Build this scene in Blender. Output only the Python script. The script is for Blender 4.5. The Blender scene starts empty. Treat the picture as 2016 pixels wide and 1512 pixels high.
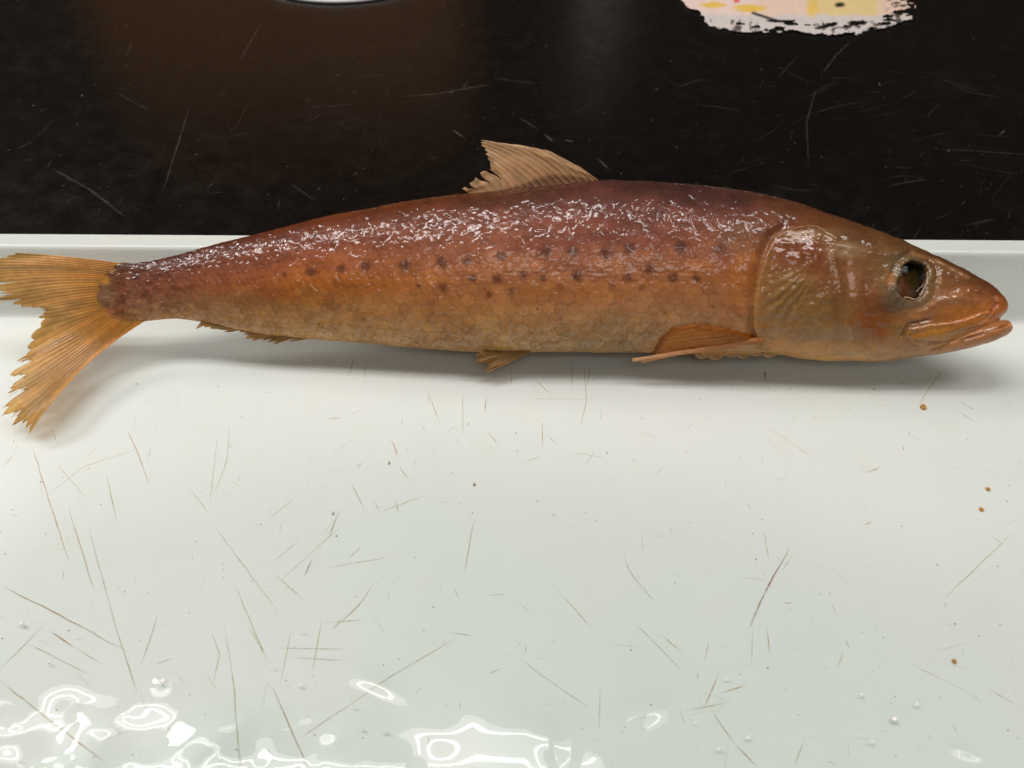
import bpy, math, random
import numpy as np
from mathutils import Matrix, Vector
rng = np.random.default_rng(7); random.seed(7)
sc = bpy.context.scene

# ------------------------------------------------------------------ camera
HF = math.radians(65.0); FPX = 1008.0 / math.tan(HF / 2)
CAM = np.array([0.0, -0.220, 0.2185]); DEP = math.radians(47.0); ROLL = math.radians(0.37)
Fw = np.array([0, math.cos(DEP), -math.sin(DEP)])
R0 = np.array([1.0, 0, 0]); U0 = np.array([0, math.sin(DEP), math.cos(DEP)])
Rt = R0 * math.cos(ROLL) + U0 * math.sin(ROLL); Up = U0 * math.cos(ROLL) - R0 * math.sin(ROLL)
cd = bpy.data.cameras.new('camera'); cam = bpy.data.objects.new('camera', cd); sc.collection.objects.link(cam)
cd.sensor_width = 36; cd.lens = 18 / math.tan(HF / 2); cd.clip_start = 0.01; cd.clip_end = 50
cd.dof.use_dof = True; cd.dof.focus_distance = 0.295; cd.dof.aperture_fstop = 18
m = np.eye(4); m[:3, 0] = Rt; m[:3, 1] = Up; m[:3, 2] = -Fw; m[:3, 3] = CAM
cam.matrix_world = Matrix(m.tolist()); sc.camera = cam

# ------------------------------------------------------------------ light (indoor: ceiling fixtures, an added front fill, dim room)
w = bpy.data.worlds.new('World'); sc.world = w; w.use_nodes = True
w.node_tree.nodes['Background'].inputs[0].default_value = (1.0, 0.92, 0.84, 1)
w.node_tree.nodes['Background'].inputs[1].default_value = 0.035
def area(name, loc, target, sx, sy, power, col):
    l = bpy.data.lights.new(name, 'AREA'); l.shape = 'RECTANGLE'; l.size = sx; l.size_y = sy; l.energy = power; l.color = col
    o = bpy.data.objects.new(name, l); sc.collection.objects.link(o); o.location = loc
    o.rotation_euler = (Vector(target) - Vector(loc)).to_track_quat('-Z', 'Y').to_euler(); return o
area('ceiling_lamp_over', (-0.38, 0.100, 1.05), (-0.38, 0.100, 0), 0.90, 0.27, 4.6, (1.0, 0.95, 0.94))
for k in (0.045, 0.155): area('ceiling_lamp_tube', (-0.38, k, 1.044), (-0.38, k, 0), 0.86, 0.026, 1.7, (1.0, 0.97, 0.96))
area('ceiling_lamp_right', (0.55, 0.00, 1.05), (0.55, 0.0, 0), 0.60, 0.32, 2.5, (1.0, 0.95, 0.94))
for k in (-0.06, 0.06): area('ceiling_lamp_tube', (0.55, k, 1.044), (0.55, k, 0), 0.56, 0.026, 0.75, (1.0, 0.97, 0.96))
area('ceiling_lamp_back', (-1.50, 0.60, 1.30), (0.02, 0.0, 0), 0.6, 0.4, 14.5, (1.0, 0.97, 0.94))
area('fill_lamp_front', (0.10, -1.15, 1.35), (0, -0.05, 0), 1.2, 0.5, 4.8, (1.0, 0.97, 0.94))  # unseen fill lamp, added to brighten the fish's near side and tray wall
vs = sc.view_settings; vs.view_transform = 'Standard'; vs.look = 'None'; vs.exposure = -0.10; vs.gamma = 1

# ------------------------------------------------------------------ helpers
def s2l(c):
    c = np.asarray(c, float) / 255.0
    return np.where(c <= 0.04045, c / 12.92, ((c + 0.055) / 1.055) ** 2.4)
def ss(a, b, x):
    t = np.clip((x - a) / (b - a), 0, 1); return t * t * (3 - 2 * t)
def rays(px, py):
    px = np.asarray(px, float); py = np.asarray(py, float)
    return Fw + ((px - 1008) / FPX)[..., None] * Rt + ((756 - py) / FPX)[..., None] * Up
def on_z(px, py, z=0.0):                                   # point of a level surface
    r = rays(px, py); s = (z - CAM[2]) / r[..., 2]; return CAM + s[..., None] * r
def proj(P):
    d = P - CAM; dz = d @ Fw
    return 1008 + FPX * (d @ Rt) / dz, 756 - FPX * (d @ Up) / dz
def vnoise(x, y, seed=0):
    x = np.asarray(x, float); y = np.asarray(y, float)
    xi = np.floor(x).astype(np.int64); yi = np.floor(y).astype(np.int64); fx = x - xi; fy = y - yi
    fx = fx * fx * (3 - 2 * fx); fy = fy * fy * (3 - 2 * fy)
    def h(a, b):
        n = (a * 374761393 + b * 668265263 + seed * 974634777) & 0xffffffff
        n = ((n ^ (n >> 13)) * 1274126177) & 0xffffffff
        n = ((n ^ (n >> 16)) * 2246822519) & 0xffffffff
        return ((n ^ (n >> 15)) & 0xffff) / 65535.0
    return (h(xi, yi) * (1 - fx) + h(xi + 1, yi) * fx) * (1 - fy) + (h(xi, yi + 1) * (1 - fx) + h(xi + 1, yi + 1) * fx) * fy
def fbm(x, y, seed=0, o=4):
    s = 0; a = 0.5
    for k in range(o): s = s + a * vnoise(x * 2 ** k, y * 2 ** k, seed + k * 17); a *= 0.5
    return s / (1 - 0.5 ** o)
def polysd(px, py, poly):                                   # signed distance in pixels, inside > 0
    poly = np.asarray(poly, float); d = np.full(px.shape, 1e9); ins = np.zeros(px.shape, bool)
    for a, b in zip(poly, np.roll(poly, -1, 0)):
        e = b - a; wx = px - a[0]; wy = py - a[1]
        t = np.clip((wx * e[0] + wy * e[1]) / (e @ e + 1e-9), 0, 1)
        d = np.minimum(d, np.hypot(wx - t * e[0], wy - t * e[1]))
        c = (a[1] > py) != (b[1] > py)
        if abs(e[1]) > 1e-9: ins ^= c & (px < a[0] + (py - a[1]) / e[1] * e[0])
    return np.where(ins, d, -d)
def linesd(px, py, pts):
    d = np.full(px.shape, 1e9)
    for a, b in zip(pts[:-1], pts[1:]):
        ex, ey = b[0] - a[0], b[1] - a[1]; wx = px - a[0]; wy = py - a[1]
        t = np.clip((wx * ex + wy * ey) / (ex * ex + ey * ey + 1e-9), 0, 1)
        d = np.minimum(d, np.hypot(wx - t * ex, wy - t * ey))
    return d
def smooth_interp(x, pts):                                   # monotone-ish cubic through pixel points
    p = np.asarray(pts, float); X, Y = p[:, 0], p[:, 1]; mm = np.gradient(Y, X)
    i = np.clip(np.searchsorted(X, x) - 1, 0, len(X) - 2); h = X[i + 1] - X[i]; t = np.clip((x - X[i]) / h, 0, 1)
    return ((2 * t ** 3 - 3 * t ** 2 + 1) * Y[i] + (t ** 3 - 2 * t ** 2 + t) * h * mm[i]
            + (-2 * t ** 3 + 3 * t ** 2) * Y[i + 1] + (t ** 3 - t ** 2) * h * mm[i + 1])
def build(name, verts, faces, mat=None, parent=None, col=None, smooth=True, origin=None):
    verts = np.asarray(verts, float)
    if parent is not None and origin is None: verts = verts - np.array(parent.get('_o', (0, 0, 0)))
    if origin is not None: verts = verts - np.array(origin)
    me = bpy.data.meshes.new(name)
    if isinstance(faces, np.ndarray):
        k = faces.shape[1]
        me.vertices.add(len(verts)); me.vertices.foreach_set('co', verts.astype(np.float32).ravel())
        me.loops.add(faces.size); me.loops.foreach_set('vertex_index', faces.astype(np.int32).ravel())
        me.polygons.add(len(faces)); me.polygons.foreach_set('loop_start', np.arange(0, faces.size, k, dtype=np.int32))
        me.update(calc_edges=True); me.validate()
    else:
        me.from_pydata(verts.tolist(), [], faces); me.update()
    me.polygons.foreach_set('use_smooth', np.full(len(me.polygons), smooth))
    if col is not None:
        col = np.asarray(col, float)
        if col.shape[1] == 3: col = np.c_[col, np.ones(len(col))]
        a = me.color_attributes.new('Col', 'FLOAT_COLOR', 'POINT'); a.data.foreach_set('color', col.astype(np.float32).ravel())
    if mat: me.materials.append(mat)
    o = bpy.data.objects.new(name, me); sc.collection.objects.link(o)
    if origin is not None: o.location = origin
    if parent is not None:
        o.parent = parent
        o['_o'] = list(parent.get('_o', (0, 0, 0)))
    elif origin is not None: o['_o'] = list(origin)
    return o
def gridfaces(nr, nc, wrap=False):
    i = np.arange(nr - 1)[:, None]; j = np.arange(nc if wrap else nc - 1)[None, :]; j2 = (j + 1) % nc
    a = i * nc + j; b = i * nc + j2; c = (i + 1) * nc + j2; d = (i + 1) * nc + j
    return np.stack([a, b, c, d], -1).reshape(-1, 4)
def tag(o, label=None, cat=None, group=None, kind=None):
    for k, v in (('label', label), ('category', cat), ('group', group), ('kind', kind)):
        if v: o[k] = v
    return o
def thing(name, loc, label, cat):
    o = bpy.data.objects.new(name, None); sc.collection.objects.link(o); o.location = loc; o.empty_display_size = 0.02
    o['_o'] = list(loc); return tag(o, label, cat)

# ------------------------------------------------------------------ materials
class NT:
    def __init__(s, name):
        s.m = bpy.data.materials.new(name); s.m.use_nodes = True; s.t = s.m.node_tree; s.n = s.t.nodes; s.n.clear()
        s.out = s.n.new('ShaderNodeOutputMaterial')
    def add(s, typ, **kw):
        n = s.n.new(typ)
        for k, v in kw.items():
            if k.startswith('_'): setattr(n, k[1:], v)
            else:
                i = n.inputs[int(k[1:])] if k[0] == 'i' and k[1:].isdigit() else n.inputs[k.replace('__', ' ')]
                if hasattr(v, 'links') or isinstance(v, bpy.types.NodeSocket): s.t.links.new(v, i)
                else: i.default_value = v
        return n
    def surf(s, sock): s.t.links.new(sock, s.out.inputs[0]); return s.m
    def noise(s, scale, detail=4, rough=0.55, co=None, **kw):
        n = s.add('ShaderNodeTexNoise', Scale=scale, Detail=detail, Roughness=rough, **kw)
        co = co or s.add('ShaderNodeTexCoord').outputs['Object']; s.t.links.new(co, n.inputs['Vector']); return n.outputs['Fac']
    def ramp(s, f, stops):
        r = s.add('ShaderNodeValToRGB', Fac=f); e = r.color_ramp.elements
        while len(e) < len(stops): e.new(0.5)
        for q, (p, c) in zip(e, stops): q.position = p; q.color = (*c, 1) if len(c) == 3 else c
        return r.outputs[0]
    def math(s, op, a, b=0.5): return s.add('ShaderNodeMath', _operation=op, i0=a, i1=b).outputs[0]
    def mixc(s, f, a, b, mode='MIX'):
        n = s.n.new('ShaderNodeMix'); n.data_type = 'RGBA'; n.blend_type = mode
        for i, v in ((0, f), (6, a), (7, b)):
            if isinstance(v, bpy.types.NodeSocket): s.t.links.new(v, n.inputs[i])
            else: n.inputs[i].default_value = v if not isinstance(v, tuple) or len(v) == 4 else (*v, 1)
        return n.outputs[2]

def mat_skin():
    t = NT('wet_fish_skin'); co = t.add('ShaderNodeTexCoord').outputs['Object']
    vcn = t.add('ShaderNodeVertexColor', _layer_name='Col'); col = vcn.outputs[0]
    n1 = t.noise(900, 3, 0.6, co); n2 = t.noise(260, 3, 0.6, co)
    c2 = t.mixc(0.8, col, t.ramp(n1, [(0.3, (0.74, 0.70, 0.68)), (0.7, (1.0, 1.0, 1.0))]), 'MULTIPLY')
    n3 = t.noise(270, 1.5, 0.45, co, Distortion=0.7); lines = t.ramp(t.math('PINGPONG', t.math('MULTIPLY', n3, 3.6), 0.5), [(0.0, (1, 1, 1)), (0.20, (0.9,) * 3), (0.34, (0.10,) * 3)]); n4 = t.noise(480, 1.0, 0.5, co); h = t.math('ADD', t.math('MULTIPLY', n1, 0.3), n2)
    b1 = t.add('ShaderNodeBump', Strength=0.10, Distance=0.0006, Height=h).outputs[0]
    b2 = t.add('ShaderNodeBump', Strength=t.math('MULTIPLY', vcn.outputs[1], 0.60), Distance=0.0012, Height=t.math('ADD', n3, t.math('MULTIPLY', n4, 0.22))).outputs[0]
    p = t.add('ShaderNodeBsdfPrincipled', Base__Color=c2, Roughness=0.5, IOR=1.38, Normal=b1)
    t.t.links.new(t.math('MAXIMUM', lines, t.math('SUBTRACT', 0.95, vcn.outputs[1])), p.inputs['Coat Weight']); p.inputs['Coat Roughness'].default_value = 0.03
    p.inputs['Coat IOR'].default_value = 1.54; p.inputs['Specular IOR Level'].default_value = 0.25; t.t.links.new(b2, p.inputs['Coat Normal'])
    p.inputs['Subsurface Weight'].default_value = 0.06; p.inputs['Subsurface Radius'].default_value = (1, 0.6, 0.35)
    p.inputs['Subsurface Scale'].default_value = 0.0014
    return t.surf(p.outputs[0])
def mat_fin():
    t = NT('fin_membrane'); co = t.add('ShaderNodeTexCoord').outputs['Object']
    vc = t.add('ShaderNodeVertexColor', _layer_name='Col')
    n1 = t.noise(500, 3, 0.6, co)
    c2 = t.mixc(0.7, vc.outputs[0], t.ramp(n1, [(0.3, (0.80, 0.74, 0.66)), (0.7, (1.0, 1.0, 1.0))]), 'MULTIPLY')
    b = t.add('ShaderNodeBump', Strength=0.4, Distance=0.0005, Height=n1).outputs[0]
    p = t.add('ShaderNodeBsdfPrincipled', Base__Color=c2, Roughness=0.32, Normal=b)
    p.inputs['Coat Weight'].default_value = 0.4; p.inputs['Coat Roughness'].default_value = 0.1
    tl = t.add('ShaderNodeBsdfTranslucent', Color=c2)
    m1 = t.add('ShaderNodeMixShader', i0=0.58, i1=p.outputs[0], i2=tl.outputs[0])
    tr = t.add('ShaderNodeBsdfTransparent', Color=c2)
    m2 = t.add('ShaderNodeMixShader', i0=vc.outputs[1], i1=tr.outputs[0], i2=m1.outputs[0])
    return t.surf(m2.outputs[0])
def mat_tray():
    t = NT('cream_plastic'); co = t.add('ShaderNodeTexCoord').outputs['Object']
    n1 = t.noise(9, 3, 0.5, co); n2 = t.noise(60, 5, 0.65, co); n3 = t.noise(700, 2, 0.5, co)
    c = t.ramp(n1, [(0.35, (0.718, 0.768, 0.715)), (0.65, (0.748, 0.775, 0.728))])
    c = t.mixc(t.ramp(n2, [(0.52, (0, 0, 0)), (0.75, (0.35, 0.35, 0.35))]), c, (0.70, 0.70, 0.60))
    b = t.add('ShaderNodeBump', Strength=0.12, Distance=0.0003, Height=t.math('ADD', t.math('MULTIPLY', n3, 0.3), n2)).outputs[0]
    p = t.add('ShaderNodeBsdfPrincipled', Base__Color=c, Roughness=t.ramp(n2, [(0.3, (0.3,) * 3), (0.7, (0.42,) * 3)]), IOR=1.46, Normal=b)
    p.inputs['Subsurface Weight'].default_value = 0.0
    return t.surf(p.outputs[0])
def mat_mark(name, rough=0.6):
    t = NT(name); vc = t.add('ShaderNodeVertexColor', _layer_name='Col')
    n = t.noise(900, 2, 0.6)
    p = t.add('ShaderNodeBsdfPrincipled', Base__Color=vc.outputs[0], Roughness=rough)
    a = t.math('MULTIPLY', vc.outputs[1], t.ramp(n, [(0.3, (0.45,) * 3), (0.6, (1,) * 3)]))
    mx = t.add('ShaderNodeMixShader', i0=a, i1=t.add('ShaderNodeBsdfTransparent').outputs[0], i2=p.outputs[0])
    return t.surf(mx.outputs[0])
def mat_liquid(name, ior):
    t = NT(name); vc = t.add('ShaderNodeVertexColor', _layer_name='Col'); fr = t.math('MULTIPLY', t.add('ShaderNodeFresnel', IOR=ior).outputs[0], vc.outputs[1])
    tr = t.add('ShaderNodeBsdfTransparent', Color=vc.outputs[0]); gl = t.add('ShaderNodeBsdfGlossy', Roughness=0.014)
    return t.surf(t.add('ShaderNodeMixShader', i0=fr, i1=tr.outputs[0], i2=gl.outputs[0]).outputs[0])
def mat_bench():
    t = NT('black_resin'); co = t.add('ShaderNodeTexCoord').outputs['Object']
    n1 = t.noise(14, 6, 0.7, co); n2 = t.noise(90, 5, 0.7, co)
    d = t.math('MULTIPLY', t.ramp(n1, [(0.45, (0, 0, 0)), (0.75, (1, 1, 1))]), t.ramp(n2, [(0.4, (0, 0, 0)), (0.75, (1, 1, 1))]))
    c = t.mixc(d, (0.0034, 0.0022, 0.0014), (0.013, 0.0095, 0.0068))
    p = t.add('ShaderNodeBsdfPrincipled', Base__Color=c, Roughness=t.ramp(n2, [(0.3, (0.20,) * 3), (0.75, (0.36,) * 3)]), IOR=1.5)
    b = t.add('ShaderNodeBump', Strength=0.08, Distance=0.0005, Height=n2).outputs[0]; t.t.links.new(b, p.inputs['Normal'])
    return t.surf(p.outputs[0])
def mat_plain(name, c, rough=0.5, var=0.15, scale=60, attr=False):
    t = NT(name); n = t.noise(scale, 4, 0.6)
    c0 = t.add('ShaderNodeVertexColor', _layer_name='Col').outputs[0] if attr else (*c, 1)
    lo, hi = 0.5 - var / 2, 0.5 + var / 2
    cc = t.mixc(1.0, c0, t.ramp(n, [(0.3, (lo,) * 3), (0.7, (hi,) * 3)]), 'OVERLAY')
    b = t.add('ShaderNodeBump', Strength=0.15, Distance=0.0004, Height=n).outputs[0]
    return t.surf(t.add('ShaderNodeBsdfPrincipled', Base__Color=cc, Roughness=rough, Normal=b).outputs[0])
SKIN, FIN, TRAY, LIQ, BENCH = mat_skin(), mat_fin(), mat_tray(), mat_liquid('clear_liquid', 1.38), mat_bench(); GLINT = mat_plain('bubble_glint_white', (0.92, 0.90, 0.88), 0.05, 0.04, 60)  # bubbles are opaque white: their bright glints are put into the colour
MARK = mat_mark('stain_marks'); DUST = mat_mark('bench_wear')

# ------------------------------------------------------------------ bench
ZB = -0.003
bx, by = np.meshgrid(np.linspace(-1.1, 1.1, 12), np.linspace(-0.75, 1.25, 9))
bv = np.stack([bx.ravel(), by.ravel(), np.full(bx.size, ZB)], -1); nb = len(bv)
bench = build('bench', bv, gridfaces(9, 12), BENCH, smooth=False); tag(bench, 'black resin bench top with fine scratches and dust', kind='structure')

# ------------------------------------------------------------------ tray
TX, TB, TF = 0.285, 0.0180, -0.335           # floor half width, back and front edge of the flat floor
def loop(d, z, r=0.03, k=10):
    rr = r + d; pts = []
    for cx, cy, a0 in ((TX - r, TB - r, 0), (-TX + r, TB - r, 90), (-TX + r, TF + r, 180), (TX - r, TF + r, 270)):
        for q in range(k + 1):
            a = math.radians(a0 + 90 * q / k); pts.append((cx + rr * math.cos(a), cy + rr * math.sin(a), z))
        # straight side is closed by the next corner
    return pts
prof = [(-0.02, 0), (-0.0005, 0), (0.0005, 0.0004), (0.0014, 0.0016), (0.0021, 0.0036), (0.0026, 0.0062), (0.0061, 0.0160), (0.0092, 0.0252), (0.0096, 0.0268),
        (0.0102, 0.0279), (0.0110, 0.0283), (0.0118, 0.0280), (0.0124, 0.0276), (0.0184, 0.0276), (0.0190, 0.0273), (0.0192, 0.0266), (0.0192, 0.0235),
        (0.0188, 0.0235), (0.0176, 0.0250), (0.0122, 0.0245), (0.0048, 0.0030), (0.0035, -0.0018), (0.0015, ZB + 0.00005), (-0.02, ZB + 0.00005)]
tv = []; 
for d, z in prof: tv += loop(d, z)
nl = len(loop(0, 0)); tf = [tuple(f) for f in gridfaces(len(prof), nl, True)[:, ::-1]]
tf.append(tuple(range(nl))); tf.append(tuple(range((len(prof) - 1) * nl, len(prof) * nl))[::-1])
tray = build('plastic_tray', tv, tf, TRAY, origin=(0, -0.16, 0))
tag(tray, 'shallow cream plastic tray with brown cut marks, holding the fish', 'tray')

# cut marks in the tray floor: (zoom origin, scale, strokes)
def strokes_mesh(name, strokes, parent, mat, z, widen=1.0):
    V, F, C = [], [], []
    for pts, wd, colr, al in strokes:
        P = on_z(np.array([p[0] for p in pts]), np.array([p[1] for p in pts]), z)
        seg = np.r_[0, np.cumsum(np.linalg.norm(np.diff(P, axis=0), axis=1))]; L = seg[-1]
        n = max(4, int(L / 0.003)); tt = np.linspace(0, 1, n); Q = np.stack([np.interp(tt * L, seg, P[:, k]) for k in range(3)], -1)
        dr = np.gradient(Q, axis=0); dr /= np.linalg.norm(dr, axis=1)[:, None] + 1e-12
        nrm = np.stack([-dr[:, 1], dr[:, 0], 0 * tt], -1)
        wob = (fbm(tt * L * 400, np.full(n, random.random() * 99), 5, 2) - 0.5) * min(0.0006, L * 0.012)
        Q = Q + nrm * wob[:, None]
        hw = 0.5 * wd * widen * (0.35 + 0.65 * np.sin(np.pi * np.clip(tt * 0.94 + 0.03, 0, 1)) ** 0.6) * (0.7 + 0.6 * vnoise(tt * L * 900, 0 * tt + random.random() * 50, 3))
        a = al * np.clip(np.minimum(tt, 1 - tt) * 6 + 0.15, 0, 1) * (0.55 + 0.9 * vnoise(tt * L * 350, 0 * tt + random.random() * 50, 9))
        b0 = len(V)
        for i in range(n):
            V += [Q[i] - nrm[i] * hw[i], Q[i] + nrm[i] * hw[i]]; cc = (*colr, min(1.0, a[i])); C += [cc, cc]
        F += [(b0 + 2 * i, b0 + 2 * i + 2, b0 + 2 * i + 3, b0 + 2 * i + 1) for i in range(n - 1)]
    o = build(name, V, np.array(F), mat, parent, np.array(C)); return tag(o, kind='stuff')
Z1 = (0, 840, 0.3373); Z2 = (1300, 900, 0.4047); Z3 = (640, 700, 0.3704); Z4 = (640, 1250, 0.3522); Z5 = (0, 1280, 0.3373); Z6 = (1500, 680, 0.256)
brown = s2l((190, 138, 62)); pale = s2l((204, 182, 122)); dark = s2l((150, 92, 28)); grey = s2l((176, 170, 152))
raw = [
 (Z1, 2, [(188,115),(402,790)]), (Z1, 2, [(400,470),(552,965)]), (Z1, 1, [(515,590),(640,1030),(700,1250),(790,1512)]), (Z1, 2, [(740,20),(800,140),(870,335)]), (Z1, 1, [(620,280),(683,550)]),
 (Z1, 3, [(10,928),(400,1130),(750,1312)]), (Z1, 3, [(288,1190),(430,1285)]), (Z1, 1, [(430,1285),(610,1395)]), (Z1, 2, [(165,1268),(525,1448)]), (Z1, 2, [(925,1080),(880,1230),(820,1400)]),
 (Z1, 1, [(1338,0),(1325,200),(1250,390)]), (Z1, 0, [(1270,60),(1225,440)]), (Z1, 1, [(1250,580),(1450,850),(1630,1085)]), (Z1, 4, [(1820,775),(1772,885)]), (Z1, 1, [(1375,930),(1480,1180),(1555,1350)]),
 (Z1, 1, [(1450,1160),(1560,1360)]), (Z1, 1, [(1700,1180),(1635,1512)]), (Z1, 1, [(1600,1290),(2016,1300)]), (Z1, 1, [(1690,1345),(2016,1365)]), (Z1, 1, [(1315,1160),(1365,1512),(1420,2200)]),
 (Z1, 1, [(2010,1090),(1940,1185)]), (Z1, 0, [(1720,415),(1560,545)]), (Z1, 0, [(1750,660),(1580,800)]), (Z1, 0, [(1980,590),(1630,905)]), (Z1, 0, [(1600,860),(1780,1015)]), (Z1, 0, [(1110,365),(1230,520)]),
 (Z1, 1, [(0,1420),(280,1130)]), (Z1, 0, [(290,390),(480,235),(800,130)]), (Z1, 0, [(340,230),(500,410)]), (Z1, 0, [(1880,1120),(1820,1450)]), (Z1, 1, [(1230,1190),(1285,1320),(1240,1512)]),
 (Z1, 0, [(300,0),(330,90)]), (Z1, 0, [(10,240),(90,150)]), (Z1, 1, [(1740,1215),(1810,1213)]), (Z1, 0, [(880,120),(865,190)]), (Z1, 1, [(1980,490),(1920,650)]), (Z1, 1, [(900,1390),(1010,1350)]),
 (Z2, 4, [(633,435),(540,600),(480,720),(433,835)]), (Z2, 0, [(655,460),(590,555)]), (Z2, 2, [(520,835),(533,963)]), (Z2, 1, [(450,830),(443,1010)]), (Z2, 2, [(595,712),(650,707)]), (Z2, 2, [(288,1045),(205,1240)]),
 (Z2, 2, [(290,1150),(425,1108)]), (Z2, 1, [(120,1235),(360,1188)]), (Z2, 3, [(245,1222),(300,1310),(365,1395)]), (Z2, 2, [(365,1395),(475,1512)]), (Z2, 3, [(985,75),(1040,65),(1078,40)]), (Z2, 2, [(990,330),(1030,315)]),
 (Z2, 1, [(1720,360),(1378,692)]), (Z2, 0, [(1210,1000),(1540,1165)]), (Z2, 1, [(1590,1125),(1745,1210)]), (Z2, 0, [(505,350),(530,515)]), (Z2, 1, [(0,860),(105,950)]), (Z2, 1, [(0,930),(110,1045)]),
 (Z2, 1, [(900,885),(925,940)]), (Z2, 0, [(890,950),(860,1030)]), (Z2, 1, [(705,1365),(650,1510)]), (Z2, 0, [(1600,370),(1670,430)]), (Z2, 0, [(830,700),(865,780)]), (Z2, 1, [(180,1040),(183,1090)]), (Z2, 1, [(235,900),(215,990)]),
 (Z3, 2, [(155,0),(127,110)]), (Z3, 2, [(985,55),(992,110),(990,165)]), (Z3, 1, [(1315,0),(1313,180)]), (Z3, 1, [(1375,40),(1390,240),(1355,380)]), (Z3, 0, [(1410,40),(1395,170)]), (Z3, 1, [(1100,110),(1215,222)]),
 (Z3, 0, [(1090,228),(1430,232)]), (Z3, 1, [(550,180),(552,265)]), (Z3, 1, [(553,200),(580,285),(608,355)]), (Z3, 3, [(860,208),(847,300)]), (Z3, 1, [(730,200),(733,420)]), (Z3, 2, [(1155,340),(1155,490)]), (Z3, 1, [(1185,425),(1230,470)]),
 (Z3, 1, [(860,400),(918,470)]), (Z3, 2, [(345,440),(375,490),(382,545)]), (Z3, 2, [(392,580),(410,615),(450,660)]), (Z3, 1, [(137,655),(160,720),(215,830)]), (Z3, 2, [(790,870),(742,1155)]), (Z3, 2, [(260,1210),(180,1330),(40,1455)]),
 (Z3, 1, [(0,1420),(205,1405)]), (Z3, 1, [(1230,1240),(1330,1350),(1425,1460)]), (Z3, 1, [(1590,1060),(1620,1160),(1700,1240),(1740,1310)]), (Z3, 1, [(850,1275),(975,1268)]), (Z3, 1, [(650,1470),(790,1490)]),
 (Z3, 0, [(270,840),(540,740)]), (Z3, 1, [(1300,522),(1350,520),(1490,542)]), (Z3, 0, [(1050,570),(1160,530)]), (Z3, 2, [(0,333),(100,332)]), (Z3, 1, [(75,820),(20,965)]), (Z3, 1, [(200,1010),(120,1080)]),
 (Z3, 1, [(380,770),(388,840)]), (Z3, 1, [(260,770),(290,830)]), (Z3, 2, [(1660,1435),(1740,1512)]), (Z3, 1, [(770,350),(750,378)]), (Z3, 1, [(217,40),(210,140)]), (Z3, 0, [(0,1130),(350,1070)]), (Z3, 1, [(200,565),(170,600)]),
 (Z4, 1, [(0,487),(350,240),(740,15)]), (Z4, 1, [(1090,130),(1230,240),(1500,425)]), (Z4, 1, [(1125,50),(1118,110)]), (Z4, 1, [(915,220),(980,187)]), (Z4, 1, [(1800,0),(1930,130)]), (Z4, 1, [(1538,300),(1532,520)]), (Z4, 1, [(580,560),(578,610)]),
 (Z5, 2, [(0,180),(410,500),(650,680)]), (Z5, 3, [(1585,205),(1700,470),(1800,688)]), (Z5, 1, [(1740,525),(2016,330)]), (Z5, 1, [(720,0),(800,250)]),
 (Z6, 1, [(1400,175),(1210,445)]), (Z6, 2, [(1580,465),(1635,500)]), (Z6, 1, [(1520,430),(1580,465)]), (Z6, 1, [(1490,495),(1650,595)]), (Z6, 0, [(0,630),(150,690),(380,860)]), (Z6, 1, [(1140,660),(1125,692)]), (Z6, 1, [(1095,770),(1085,810)]),
]
LV = [(0.00034, pale, 0.5), (0.00030, pale * 0.85, 0.62), (0.00032, brown, 0.72), (0.00034, brown * 0.8, 0.85), (0.00042, dark, 0.95)]
st = []
for (ox, oy, k), lv, pts in raw:
    wd, c, a = LV[lv]; st.append(([(ox + x * k, oy + y * k) for x, y in pts], wd * 0.9, tuple(c), a * 0.8))
for _ in range(330):                                       # faint short nicks
    x, y = random.uniform(-60, 2080), random.uniform(730, 1560); a = random.choice((1.15, 1.2, 1.5, -0.7, 0.6, 2.4, 0.05)) + random.gauss(0, 0.35); l = random.choice((9, 14, 20, 30, 55)) * random.uniform(0.5, 1.4)
    c = random.choice((pale, grey, brown)); st.append(([(x, y), (x + l * math.cos(a), y + l * math.sin(a))], random.choice((0.00014, 0.0002, 0.00026)), tuple(c), random.uniform(0.08, 0.36)))
strokes_mesh('cut_marks', st, tray, MARK, 0.00012)
# pinpoint specks on the floor, one part of the tray
sp = []
for _ in range(170):
    x, y = random.uniform(-60, 2080), random.uniform(740, 1540); l = random.uniform(1.5, 4.5); a = random.uniform(0, 6.28)
    sp.append(([(x, y), (x + l * math.cos(a), y + l * math.sin(a))], random.uniform(0.0002, 0.0005), tuple(random.choice((grey * 0.4, brown * 0.6, grey * 0.25))), random.uniform(0.4, 1)))
for x, y, s_ in ((1506, 738, 9), (766, 912, 4), (656, 1011, 4), (934, 954, 4)): sp.append(([(x, y - s_), (x, y + s_)], 0.0008, tuple(dark * 0.8), 0.9))
strokes_mesh('specks', sp, tray, MARK, 0.0002)

# ------------------------------------------------------------------ fish: a sheet through the fish, facing up and forward out of the tray
T0 = 0.2975
en = -rays(1008.0, 530.0); en /= np.linalg.norm(en); ex = Rt - (Rt @ en) * en; ex /= np.linalg.norm(ex); ev = np.cross(en, ex)
OF = CAM - T0 * en
def bend(X): return 0.011 * np.clip((X - 0.02) / 0.15, 0, 2) ** 2 + 0.007 * np.clip((-0.05 - X) / 0.12, 0, 2) ** 2
def sheet(px, py, n=0.0):                                  # in-plane coordinates of a traced point
    r = rays(px, py); k = -(r @ en); X = np.zeros(np.shape(k))
    for _ in range(6): s = (T0 - bend(X) - n) / k; X = s * (r @ ex)
    return X, s * (r @ ev)
def fpt(px, py, n=0.0):
    X, V = sheet(px, py, n); return OF + X[..., None] * ex + V[..., None] * ev + (bend(X) + n)[..., None] * en
def rect3(X, V, n): return OF + X[..., None] * ex + V[..., None] * ev + (bend(X) + n)[..., None] * en

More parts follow.
